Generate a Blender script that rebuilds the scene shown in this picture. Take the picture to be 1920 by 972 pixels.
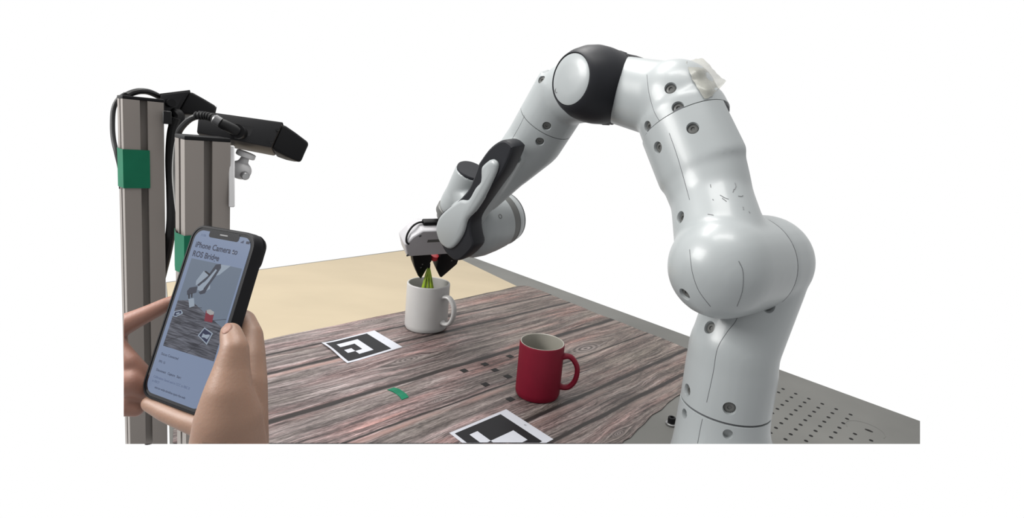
import bpy, bmesh, math, random
from math import sin, cos, pi, sqrt, atan2
from mathutils import Vector, Matrix
from mathutils.bvhtree import BVHTree
random.seed(7)
S = bpy.context.scene
for ob in list(bpy.data.objects): bpy.data.objects.remove(ob)
COL = S.collection

# ------------------------------------------------------------------ camera
FPX, CX, CY = 969.515, 978.0, 413.0          # focal length and principal point in pixels of a 1920x972 frame
PITCH, ROLL, HC = 0.150339, 0.093799, 0.4519
fw = Vector((0, cos(PITCH), -sin(PITCH)))
r0 = Vector((1, 0, 0)); u0 = r0.cross(fw)
RT = r0*cos(ROLL) + u0*sin(ROLL)
UP = -r0*sin(ROLL) + u0*cos(ROLL)
EYE = Vector((0, 0, HC))
cd = bpy.data.cameras.new('camera'); cam = bpy.data.objects.new('camera', cd); COL.objects.link(cam)
m = Matrix.Identity(4)
for i in range(3):
    m[i][0], m[i][1], m[i][2], m[i][3] = RT[i], UP[i], -fw[i], EYE[i]
cam.matrix_world = m
cd.sensor_width = 36; cd.sensor_fit = 'HORIZONTAL'; cd.lens = FPX/1920*36
cd.shift_x = (960-CX)/1920; cd.shift_y = (CY-486)/1920
cd.clip_start = 0.02
S.camera = cam

# ------------------------------------------------------------------ world, light, exposure
w = bpy.data.worlds.new('world'); S.world = w; w.use_nodes = True
bg = w.node_tree.nodes['Background']; bg.inputs[0].default_value = (1, 1, 1, 1); bg.inputs[1].default_value = 1.0
def area(name, loc, target, size, power, col=(1, 1, 1)):
    l = bpy.data.lights.new(name, 'AREA'); l.shape = 'RECTANGLE'; l.size, l.size_y = size; l.energy = power; l.color = col
    o = bpy.data.objects.new(name, l); COL.objects.link(o); o.location = loc
    o.rotation_euler = (Vector(target)-Vector(loc)).to_track_quat('-Z', 'Y').to_euler()
    return o
area('side_key_light', (-2.0, 0.1, 1.45), (0.0, 0.95, 0.2), (1.2, 1.0), 112, (1, 0.99, 0.97))  # unseen key light, added at the left to brighten upright faces
area('ceiling_panel', (-0.45, 1.5, 2.4), (-0.3, 1.3, 0), (1.3, 0.5), 62, (1, 0.99, 0.965))
area('ceiling_panel', (0.0, 0.3, 2.4), (0.05, 0.6, 0), (1.3, 0.4), 42, (1, 0.99, 0.965))
S.view_settings.view_transform = 'Standard'
S.view_settings.look = 'None'
S.view_settings.exposure = 0.0
S.view_settings.gamma = 1.0
S.view_settings.use_curve_mapping = False

# ------------------------------------------------------------------ helpers
def ray(px, py): return RT*((px-CX)/FPX) - UP*((py-CY)/FPX) + fw
def at(px, py, d): return EYE + ray(px, py)*d
def ground(px, py, z=0.0):
    d = ray(px, py); return EYE + d*((z-HC)/d.z)
def on_plane(px, py, O, N):
    d = ray(px, py); return EYE + d*((O-EYE).dot(N)/d.dot(N))
YAW = -0.77912
E1 = Vector((cos(YAW), sin(YAW), 0)); E2 = Vector((-sin(YAW), cos(YAW), 0))   # the table's own axes
ZUP = Vector((0, 0, 1))

def srgb(r, g, b):
    f = lambda c: ((c/255+0.055)/1.055)**2.4 if c/255 > 0.04045 else c/255/12.92
    return (f(r), f(g), f(b))
MATS = {}
def mat(name, col, rough=0.5, spec=0.5, metal=0.0, var=0.08, scale=30, bump=0.0, bscale=200, coat=0.0, emit=None, sss=0.0, trans=0.0, alpha=1.0, coords='Object', stretch=(1, 1, 1)):
    if name in MATS: return MATS[name]
    M = bpy.data.materials.new(name); M.use_nodes = True; nt = M.node_tree; N = nt.nodes; L = nt.links
    b = N['Principled BSDF']
    tc = N.new('ShaderNodeTexCoord'); mp = N.new('ShaderNodeMapping'); mp.inputs['Scale'].default_value = stretch
    L.new(tc.outputs[coords], mp.inputs[0])
    nz = N.new('ShaderNodeTexNoise'); nz.inputs['Scale'].default_value = scale; nz.inputs['Detail'].default_value = 5
    L.new(mp.outputs[0], nz.inputs['Vector'])
    cr = N.new('ShaderNodeValToRGB')
    lo = [max(0, c*(1-var)) for c in col]; hi = [min(1, c*(1+var)) for c in col]
    cr.color_ramp.elements[0].position = 0.3; cr.color_ramp.elements[0].color = (*lo, 1)
    cr.color_ramp.elements[1].position = 0.7; cr.color_ramp.elements[1].color = (*hi, 1)
    L.new(nz.outputs[0], cr.inputs[0]); L.new(cr.outputs[0], b.inputs['Base Color'])
    b.inputs['Roughness'].default_value = rough; b.inputs['Specular IOR Level'].default_value = spec; b.inputs['Metallic'].default_value = metal
    b.inputs['Coat Weight'].default_value = coat; b.inputs['Coat Roughness'].default_value = 0.12
    if sss:
        b.inputs['Subsurface Weight'].default_value = sss; b.inputs['Subsurface Radius'].default_value = (0.012, 0.004, 0.002); b.inputs['Subsurface Scale'].default_value = 0.5
    if emit:
        b.inputs['Emission Color'].default_value = (*emit[0], 1); b.inputs['Emission Strength'].default_value = emit[1]
    if trans: b.inputs['Transmission Weight'].default_value = trans
    if alpha < 1: b.inputs['Alpha'].default_value = alpha
    if bump:
        n2 = N.new('ShaderNodeTexNoise'); n2.inputs['Scale'].default_value = bscale; n2.inputs['Detail'].default_value = 4
        L.new(mp.outputs[0], n2.inputs['Vector'])
        bp = N.new('ShaderNodeBump'); bp.inputs['Strength'].default_value = bump; bp.inputs['Distance'].default_value = 0.002
        L.new(n2.outputs[0], bp.inputs['Height']); L.new(bp.outputs[0], b.inputs['Normal'])
    MATS[name] = M
    return M

WL = {}
def link(o, parent=None, loc=Vector((0, 0, 0))):
    COL.objects.link(o); WL[o.name] = Vector(loc)
    if parent is not None:
        o.parent = parent; o.location = Vector(loc) - WL[parent.name]
    else: o.location = loc
    return o
def empty(name, loc, label, cat, group=None):
    o = bpy.data.objects.new(name, None); o.empty_display_size = 0.05
    link(o, None, loc); tag(o, label, cat, group); return o
def tag(o, label=None, cat=None, group=None, kind=None):
    if label: o['label'] = label
    if cat: o['category'] = cat
    if group: o['group'] = group
    if kind: o['kind'] = kind
    return o
def finish(bm, name, mt, parent=None, smooth=True, angle=35, label=None):
    """bmesh in world coordinates -> one object with its origin at its own centre"""
    bmesh.ops.recalc_face_normals(bm, faces=bm.faces)
    me = bpy.data.meshes.new(name); bm.to_mesh(me); bm.free()
    return finish_me(me, name, mt, parent, smooth, angle, label)
def finish_me(me, name, mt, parent=None, smooth=True, angle=35, label=None):
    co = [v.co for v in me.vertices]
    lo = Vector((min(c.x for c in co), min(c.y for c in co), min(c.z for c in co)))
    hi = Vector((max(c.x for c in co), max(c.y for c in co), max(c.z for c in co)))
    c = (lo+hi)/2
    me.transform(Matrix.Translation(-c))
    if smooth:
        me.polygons.foreach_set('use_smooth', [True]*len(me.polygons))
        me.set_sharp_from_angle(angle=math.radians(angle))
    if mt is not None: me.materials.append(mt)
    o = bpy.data.objects.new(name, me); link(o, parent, c)
    if label: o['label'] = label
    return o
def frame_of(d):
    d = d.normalized(); a = Vector((0, 0, 1)) if abs(d.z) < 0.9 else Vector((1, 0, 0))
    x = a.cross(d).normalized(); return x, d.cross(x), d
def rings(bm, RR, cap=True, close=False):
    R = [[bm.verts.new(p) for p in r] for r in RR]; n = len(R[0])
    k = len(R)
    for i in range(k if close else k-1):
        a, b = R[i], R[(i+1) % k]
        for j in range(n): bm.faces.new((a[j], a[(j+1) % n], b[(j+1) % n], b[j]))
    if cap and not close:
        bm.faces.new(list(reversed(R[0]))); bm.faces.new(R[-1])
    return R
def lathe(bm, O, axis, prof, seg=48, ref=None):
    x, y, d = frame_of(axis)
    if ref is not None: x = ref.normalized(); y = d.cross(x)
    rings(bm, [[O + d*h + (x*cos(2*pi*j/seg) + y*sin(2*pi*j/seg))*max(r, 1e-5) for j in range(seg)] for h, r in prof])
def capsule(bm, p0, r0, p1, r1, seg=28, flat=False):
    p0, p1 = Vector(p0), Vector(p1); d = p1-p0; L = d.length
    x, y, n = frame_of(d if L > 1e-6 else ZUP)
    prof = []
    if flat: prof = [(0, r0), (L, r1)]
    else:
        s = (r0-r1)/L if L > 1e-6 else 0; s = max(-0.98, min(0.98, s)); a0 = math.asin(s)
        k = 7
        for i in range(k+1):
            a = -pi/2 + (a0+pi/2)*i/k; prof.append((r0*sin(a), r0*cos(a)))
        for i in range(k+1):
            a = a0 + (pi/2-a0)*i/k; prof.append((L+r1*sin(a), r1*cos(a)))
    rings(bm, [[p0 + n*h + (x*cos(2*pi*j/seg)+y*sin(2*pi*j/seg))*max(r, 1e-4) for j in range(seg)] for h, r in prof])
def box(bm, O, ax, ay, az, lo, hi):
    vs = [bm.verts.new(O + ax*(hi[0] if i & 1 else lo[0]) + ay*(hi[1] if i & 2 else lo[1]) + az*(hi[2] if i & 4 else lo[2])) for i in range(8)]
    for f in ((0, 2, 3, 1), (4, 5, 7, 6), (0, 1, 5, 4), (2, 6, 7, 3), (0, 4, 6, 2), (1, 3, 7, 5)): bm.faces.new([vs[i] for i in f])
    return vs
def bevel(bm, w, seg=2, angle=40):
    bmesh.ops.recalc_face_normals(bm, faces=bm.faces)
    es = [e for e in bm.edges if len(e.link_faces) == 2 and e.calc_face_angle(0) > math.radians(angle)]
    bmesh.ops.bevel(bm, geom=es, offset=w, segments=seg, profile=0.5, affect='EDGES', clamp_overlap=True)
def prism(bm, pts, depth):
    """polygon (3-D points in one plane) pushed along a vector"""
    rings(bm, [[Vector(q) for q in pts], [Vector(q)+depth for q in pts]])
def catmull(P, n=6):
    P = [Vector(q) for q in P]; out = []
    for i in range(len(P)-1):
        a, b, c, d = P[max(i-1, 0)], P[i], P[i+1], P[min(i+2, len(P)-1)]
        for k in range(n):
            t = k/n
            out.append(0.5*((2*b) + (c-a)*t + (2*a-5*b+4*c-d)*t*t + (3*b-a-3*c+d)*t**3))
    return out+[P[-1]]
def tube(bm, P, r, seg=10, flat=None):
    """swept tube; r a number or list; flat=(normal, factor) squashes it along normal"""
    P = [Vector(q) for q in P]; n = len(P); R = []
    x = None
    for i in range(n):
        d = (P[min(i+1, n-1)]-P[max(i-1, 0)]).normalized()
        if x is None: x = frame_of(d)[0]
        x = (x - d*x.dot(d)).normalized(); y = d.cross(x)
        ri = r[i] if isinstance(r, (list, tuple)) else r
        ring = []
        for j in range(seg):
            o = (x*cos(2*pi*j/seg)+y*sin(2*pi*j/seg))*ri
            if flat: o = o - flat[0]*o.dot(flat[0])*(1-flat[1])
            ring.append(P[i]+o)
        R.append(ring)
    rings(bm, R)
def apply_mods(me, mods):
    o = bpy.data.objects.new('tmp', me); COL.objects.link(o)
    for kind, kw in mods:
        md = o.modifiers.new(kind, kind)
        for k, v in kw.items(): setattr(md, k, v)
    dg = bpy.context.evaluated_depsgraph_get(); dg.update()
    out = bpy.data.meshes.new_from_object(o.evaluated_get(dg))
    bpy.data.objects.remove(o)
    return out
def blob(prims, voxel=0.003, smooth=12, holes=None, cuts=None, flat_cuts=None):
    """overlapping tapered limbs melted into one continuous surface; holes drilled, ends cut flat"""
    bm = bmesh.new()
    for q in prims: capsule(bm, q[1], q[2], q[3], q[4], flat=(q[0] == 'cyl'))
    me = bpy.data.meshes.new('tmp'); bm.to_mesh(me); bm.free()
    me = apply_mods(me, [('REMESH', dict(mode='VOXEL', voxel_size=voxel, adaptivity=0.0)), ('SMOOTH', dict(factor=0.5, iterations=smooth))])
    return me
def drill(me, spots, r=0.0062, depth=0.006):
    """spots: (point, normal) on the surface"""
    if not spots: return me
    bm = bmesh.new()
    for c, n in spots: lathe(bm, c - n*depth, n, [(0, r*0.8), (depth*0.7, r*0.86), (depth+0.006, r*1.25)], 20)
    cme = bpy.data.meshes.new('cut'); bm.to_mesh(cme); bm.free()
    co = bpy.data.objects.new('cut', cme); COL.objects.link(co)
    out = apply_mods(me, [('BOOLEAN', dict(operation='DIFFERENCE', object=co, solver='EXACT'))])
    bpy.data.objects.remove(co)
    return out
def cut(me, co, no):
    """keep the side the normal points away from; close the opening"""
    bm = bmesh.new(); bm.from_mesh(me)
    g = bmesh.ops.bisect_plane(bm, geom=bm.verts[:]+bm.edges[:]+bm.faces[:], plane_co=co, plane_no=no, clear_outer=True)
    es = [e for e in g['geom_cut'] if isinstance(e, bmesh.types.BMEdge)]
    bmesh.ops.holes_fill(bm, edges=es, sides=0)
    bm.to_mesh(me); bm.free()
    return me
def bvh(me): return BVHTree.FromPolygons([v.co.copy() for v in me.vertices], [list(q.vertices) for q in me.polygons])
def hit(tree, px, py):
    d = ray(px, py).normalized(); h = tree.ray_cast(EYE, d)
    return (h[0], h[1]) if h[0] is not None else None
# the photograph's lower edge: nothing is modelled below this plane
LOWC, LOWN = at(1000, 833, 1), -(ray(0, 833).cross(ray(1900, 833))).normalized()
if LOWN.z > 0: LOWN = -LOWN

# ------------------------------------------------------------------ materials
ROBOT = mat('robot_white', (0.172, 0.184, 0.187), 0.37, 0.3, var=0.03, scale=8, coat=0.08)
HANDW = mat('gripper_white', (0.25, 0.246, 0.256), 0.4, 0.3, var=0.03, scale=8)
DARK = mat('robot_charcoal', (0.007, 0.0075, 0.0095), 0.5, 0.15, var=0.1)
RUBBER = mat('black_plastic', (0.003, 0.003, 0.0035), 0.5, 0.12, var=0.15)
SEAM = mat('seam_grey', (0.05, 0.052, 0.056), 0.6, 0.2)
RING = mat('ring_grey', (0.052, 0.053, 0.051), 0.4, 0.3)
STEEL = mat('steel', (0.25, 0.25, 0.25), 0.3, 0.5, metal=0.9)

# ------------------------------------------------------------------ the table and what covers it
def plane_obj(name, px, mt, z, th, parent=None, tuck=None): pass
TOP = mat('table_metal', (0.076, 0.0755, 0.071), 0.6, 0.2, var=0.12, scale=5, bump=0.04, bscale=60)
tp = [(311, 529.5), (490, 505), (750, 470), (850, 456), (864, 474.5), (1725, 790), (1725, 833), (318, 833)]
TB = empty('work_table', ground(1000, 700)-Vector((0, 0, 0.012)), 'grey metal work table with rows of drilled holes under the robot arm', 'table')
bm = bmesh.new()
top = [ground(*q) for q in tp]
cen = ground(1000, 640)
inner = [q.lerp(cen, 0.22) - Vector((0, 0, 0.012)) for q in top]
rings(bm, [top, inner])
tabletop = finish(bm, 'tabletop', TOP, TB, smooth=False)
HOLE = mat('hole_black', (0.008, 0.008, 0.008), 0.8, 0.1)
G0 = Vector((0.56812, 1.00741, 0)); GI = E1*0.02436; GJ = -E2*0.02568
hm = None
def near_base(q): return (q-Vector((0.2754, 0.6101, 0))).length < 0.08
def hole(c, rr=0.0032, stretch=1.0):
    global hm
    bm = bmesh.new()
    lathe(bm, c+ZUP*0.00005, ZUP, [(0, rr), (0.0004, rr), (0.0004, rr*0.55), (0.0002, rr*0.5), (0.0002, 1e-5)], 14)
    if stretch != 1:
        for v in bm.verts: v.co = c + (v.co-c) + E1*((v.co-c).dot(E1)*(stretch-1))
    return finish(bm, 'threaded_hole', HOLE, tabletop, smooth=False)
def front(q):   # inside the table's front edge
    return (q-ground(1000, 833)).dot(Vector((-(ground(1700, 833)-ground(300, 833)).y, (ground(1700, 833)-ground(300, 833)).x, 0)).normalized()) > 0.004
for i in range(-1, 9):
    for j in range(0, 12):
        if i < 0 and j < 1: continue
        if i == 6 and j < 3: continue
        if i == 7 and j != 3: continue
        if i == 8: continue
        c = G0+GI*i+GJ*j
        if front(c): hole(c)
hole(ground(1629, 808), 0.0032, 2.0)
# stain ring round the odd hole
bm = bmesh.new()
sc = ground(1622, 806)
tube(bm, [sc+ZUP*0.0003+Vector((cos(a)*0.03, sin(a)*0.03, 0)) for a in [i*0.2 for i in range(-5, 16)]], 0.0006, 6, (ZUP, 0.2))
finish(bm, 'scuff_ring', mat('scuff', (0.075, 0.075, 0.07), 0.6, 0.2), tabletop)

# plywood sheet
PLY = mat('plywood', (0.225, 0.190, 0.135), 0.65, 0.1, var=0.05, scale=3.2, bump=0.03, bscale=80, stretch=(1, 2.2, 1))
bm = bmesh.new()
prism(bm, [ground(*q)+ZUP*0.0002 for q in [(312, 531), (490, 506.5), (750, 471.5), (842, 459), (862, 486), (985, 545), (985, 600), (700, 700), (332, 740)]], ZUP*0.0006)
ply = finish(bm, 'plywood_sheet', PLY, None, smooth=False)
tag(ply, 'pale beige plywood sheet lying on the far left of the work table', 'board')
# dotted dirt along its edge
# wood print mat
def wood_material():
    M = bpy.data.materials.new('weathered_wood_print'); M.use_nodes = True; nt = M.node_tree; N = nt.nodes; L = nt.links
    b = N['Principled BSDF']; b.inputs['Roughness'].default_value = 0.55; b.inputs['Specular IOR Level'].default_value = 0.25
    tc = N.new('ShaderNodeTexCoord'); sp = N.new('ShaderNodeSeparateXYZ'); L.new(tc.outputs['Object'], sp.inputs[0])
    def math_(op, a, b_=None, c=None, clamp=False):
        n = N.new('ShaderNodeMath'); n.operation = op; n.use_clamp = clamp
        for i, v in enumerate((a, b_, c)):
            if v is None: continue
            if isinstance(v, (int, float)): n.inputs[i].default_value = v
            else: L.new(v, n.inputs[i])
        return n.outputs[0]
    def noise(vec, scale, detail=6, rough=0.6, dist=0.0):
        n = N.new('ShaderNodeTexNoise'); n.inputs['Scale'].default_value = scale; n.inputs['Detail'].default_value = detail
        n.inputs['Roughness'].default_value = rough; n.inputs['Distortion'].default_value = dist; L.new(vec, n.inputs['Vector']); return n.outputs[0]
    def comb(x, y, z):
        n = N.new('ShaderNodeCombineXYZ')
        for i, v in enumerate((x, y, z)):
            if isinstance(v, (int, float)): n.inputs[i].default_value = v
            else: L.new(v, n.inputs[i])
        return n.outputs[0]
    def ramp(fac, stops, interp='LINEAR'):
        n = N.new('ShaderNodeValToRGB'); n.color_ramp.interpolation = interp; e = n.color_ramp.elements
        while len(e) < len(stops): e.new(0.5)
        for i, (p_, c_) in enumerate(stops): e[i].position = p_; e[i].color = (*c_, 1)
        L.new(fac, n.inputs[0]); return n.outputs[0]
    def mix(fac, a, c, mode='MIX'):
        n = N.new('ShaderNodeMix'); n.data_type = 'RGBA'; n.blend_type = mode
        for k, v in ((0, fac), (6, a), (7, c)):
            if isinstance(v, (int, float)): n.inputs[k].default_value = v
            elif isinstance(v, tuple): n.inputs[k].default_value = (*v, 1)
            else: L.new(v, n.inputs[k])
        return n.outputs[2]
    X, Y = sp.outputs[0], sp.outputs[1]
    # knots bend the grain round themselves
    warp = None; knots = None
    for kx, ky, kr in WOODKNOTS:
        dx = math_('MULTIPLY', math_('SUBTRACT', X, kx), 0.5); dy = math_('SUBTRACT', Y, ky)
        d2 = math_('ADD', math_('MULTIPLY', dx, dx), math_('MULTIPLY', dy, dy))
        g = math_('POWER', 2.718, math_('MULTIPLY', d2, -1/(kr*kr*2.6)))
        wv = math_('MULTIPLY', g, math_('MULTIPLY', math_('SIGN', dy), kr*0.85))
        warp = wv if warp is None else math_('ADD', warp, wv)
        kk = math_('POWER', 2.718, math_('MULTIPLY', d2, -1/(kr*kr*0.22)))
        knots = kk if knots is None else math_('MAXIMUM', knots, kk)
    low = noise(comb(math_('MULTIPLY', X, 1.0), math_('MULTIPLY', Y, 2.0), 3.1), 5.0, 3, 0.5)
    Yw = math_('ADD', math_('SUBTRACT', Y, warp), math_('MULTIPLY', math_('SUBTRACT', low, 0.5), 0.035))
    # plank index -> offset
    off = 0.0
    idx = None
    for s_ in WOODSEAMS:
        g = math_('GREATER_THAN', Y, s_); idx = g if idx is None else math_('ADD', idx, g)
    offx = math_('MULTIPLY', idx, 7.31)
    v1 = comb(math_('ADD', math_('MULTIPLY', X, 1.6), offx), math_('MULTIPLY', Yw, 26), idx)
    g1 = noise(v1, 3.2, 8, 0.68, 0.55)
    v2 = comb(math_('ADD', math_('MULTIPLY', X, 4.0), offx), math_('MULTIPLY', Yw, 110), idx)
    g2 = noise(v2, 3.4, 6, 0.7, 0.3)
    v3 = comb(math_('ADD', math_('MULTIPLY', X, 30.0), offx), math_('MULTIPLY', Yw, 160), idx)
    g3 = noise(v3, 3.0, 4, 0.7)
    gr = math_('ADD', math_('ADD', math_('MULTIPLY', g1, 0.55), math_('MULTIPLY', g2, 0.40)), math_('MULTIPLY', math_('SUBTRACT', g3, 0.5), 0.30))
    col = ramp(gr, [(0.33, (0.012, 0.0095, 0.0095)), (0.41, (0.040, 0.032, 0.032)), (0.48, (0.094, 0.079, 0.078)), (0.545, (0.160, 0.138, 0.137)), (0.63, (0.28, 0.25, 0.25))])
    tint = ramp(noise(comb(math_('ADD', math_('MULTIPLY', X, 1.3), offx), math_('MULTIPLY', Y, 9), idx), 2.6, 4, 0.6), [(0.30, (0.80, 0.80, 0.74)), (0.48, (1.0, 0.96, 0.94)), (0.60, (1.2, 0.98, 0.96)), (0.74, (1.55, 1.0, 0.92))])
    col = mix(1.0, col, tint, 'MULTIPLY')
    # print turns browner along the boards; shade towards the robot is painted in too
    gx_ = math_('MULTIPLY', math_('SUBTRACT', math_('ADD', X, math_('MULTIPLY', low, 0.3)), 0.60), 2.0, None, True)
    col = mix(math_('MULTIPLY', gx_, 0.75), col, mix(1.0, col, (0.72, 0.70, 0.60), 'MULTIPLY'))
    # long cracks and fibres
    for fy, k_, amt in ((40, 75, 0.85), (95, 48, 0.65), (190, 34, 0.40)):
        ck = noise(comb(math_('ADD', math_('MULTIPLY', X, 1.1), offx), math_('MULTIPLY', Yw, fy), idx), 2.2, 3, 0.5, 0.25)
        ckm = math_('SUBTRACT', 1.0, math_('MULTIPLY', math_('ABSOLUTE', math_('SUBTRACT', ck, 0.5)), k_, None, True), None, True)
        col = mix(math_('MULTIPLY', ckm, amt), col, (0.010, 0.0075, 0.007))
    ln = noise(comb(math_('ADD', math_('MULTIPLY', X, 2.0), math_('ADD', offx, 3.7)), math_('MULTIPLY', Yw, 150), idx), 2.6, 4, 0.6, 0.2)
    lm_ = math_('MULTIPLY', math_('SUBTRACT', ln, 0.60), 9, None, True)
    col = mix(math_('MULTIPLY', lm_, 0.75), col, (0.20, 0.178, 0.176))
    # growth rings round the knots
    for kx, ky, kr in WOODKNOTS:
        dx = math_('MULTIPLY', math_('SUBTRACT', X, kx), 0.42); dy = math_('SUBTRACT', Y, ky)
        dd = math_('SQRT', math_('ADD', math_('MULTIPLY', dx, dx), math_('MULTIPLY', dy, dy)))
        rg = math_('ADD', math_('MULTIPLY', math_('SINE', math_('MULTIPLY', math_('ADD', dd, math_('MULTIPLY', low, 0.01)), 6.28*4.2/kr)), 0.5), 0.5)
        fade = math_('SUBTRACT', 1.0, math_('MULTIPLY', dd, 1/(kr*0.85)), None, True)
        col = mix(math_('MULTIPLY', fade, 0.95), col, mix(rg, (0.012, 0.009, 0.008), (0.15, 0.125, 0.12)))
    # gaps between the printed boards, with a rosy lip on one side
    wob = math_('MULTIPLY', math_('SUBTRACT', noise(comb(math_('MULTIPLY', X, 4), 0.0, idx), 2.0, 3), 0.5), 0.010)
    sm = None; lp = None
    for s_, wd in zip(WOODSEAMS, WOODW):
        d0 = math_('SUBTRACT', math_('ADD', Y, wob), s_); d = math_('ABSOLUTE', d0)
        mm = math_('SUBTRACT', 1.0, math_('MULTIPLY', math_('SUBTRACT', d, wd*0.55), 1/(wd*0.45), None, True), None, True)
        l1 = math_('SUBTRACT', 1.0, math_('MULTIPLY', math_('ABSOLUTE', math_('ADD', d0, wd+0.007)), 1/0.009, None, True), None, True)
        sm = mm if sm is None else math_('MAXIMUM', sm, mm); lp = l1 if lp is None else math_('MAXIMUM', lp, l1)
    ln2 = math_('MULTIPLY', math_('SUBTRACT', noise(comb(math_('MULTIPLY', X, 5), math_('MULTIPLY', Y, 20), 4.4), 1.2, 3), 0.40), 5, None, True)
    col = mix(math_('MULTIPLY', math_('MULTIPLY', lp, ln2), 0.75), col, mix(gx_, (0.19, 0.115, 0.10), (0.13, 0.105, 0.095)))
    col = mix(math_('MULTIPLY', sm, 0.96), col, (0.0070, 0.005, 0.0045))
    L.new(col, b.inputs['Base Color'])
    return M
WOODSEAMS = [0.462, 0.527, 0.640, 0.752, 0.911, 0.990]
WOODW = [0.0060, 0.0060, 0.0030, 0.0080, 0.0060, 0.0050]
def mat_xy(px, py):
    g = ground(px, py); return g.dot(E2), -g.dot(E1)
WOODKNOTS = [(*mat_xy(765, 676), 0.020), (*mat_xy(1098, 655), 0.030), (*mat_xy(1060, 757), 0.012), (*mat_xy(1160, 815), 0.010), (*mat_xy(690, 604), 0.012), (*mat_xy(820, 753), 0.008)]
WOOD = wood_material()
edge = []
A = (978, 537); far_left = (255, 692)
def wob(a, b, n, amp):
    out = []
    for i in range(n):
        t = i/n; g = ground(*a).lerp(ground(*b), t)
        d = (ground(*b)-ground(*a)).normalized(); nn = Vector((-d.y, d.x, 0))
        out.append(g+nn*amp*(sin(i*1.7)+sin(i*0.63+1)))
    return out
edge += wob((331, 684), (495, 640), 4, 0.0)
edge += wob((495, 640), (960, 541), 14, 0.0016)
edge += [ground(968, 538), ground(979, 536.5), ground(992, 538)]
edge += wob((1005, 543), (1300, 660), 14, 0.002)
c1 = E1*-0.405 + E2*1.13
edge += [ground(1300, 660).lerp(c1, t) for t in (0, 0.3, 0.6)]+[c1]
for q in [(1268, 745), (1252, 757), (1240, 770), (1222, 780), (1207, 797), (1196, 806), (1182, 822), (1170, 828), (1166, 833)]: edge.append(ground(*q))
edge += [ground(x, 833) for x in (1100, 800, 500, 324)]
bm = bmesh.new()
Zm = 0.0010
loc = [Vector((q.dot(E2), -q.dot(E1), 0)) for q in edge]
vs = [bm.verts.new(q+Vector((0, 0, Zm))) for q in loc]
f = bm.faces.new(vs)
bmesh.ops.triangulate(bm, faces=[f])
ex = bmesh.ops.extrude_face_region(bm, geom=bm.faces[:])
for v in [g for g in ex['geom'] if isinstance(g, bmesh.types.BMVert)]: v.co.z = Zm+0.0006
bmesh.ops.recalc_face_normals(bm, faces=bm.faces)
me = bpy.data.meshes.new('wood_print_mat'); bm.to_mesh(me); bm.free(); me.materials.append(WOOD)
matob = bpy.data.objects.new('wood_print_mat', me); COL.objects.link(matob)
matob.matrix_world = Matrix(((E2.x, -E1.x, 0, 0), (E2.y, -E1.y, 0, 0), (0, 0, 1, 0), (0, 0, 0, 1)))
tag(matob, 'flat mat printed with weathered brown and pink wooden planks on the table', 'mat')
ZT = Zm+0.0006     # top of the mat

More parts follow.
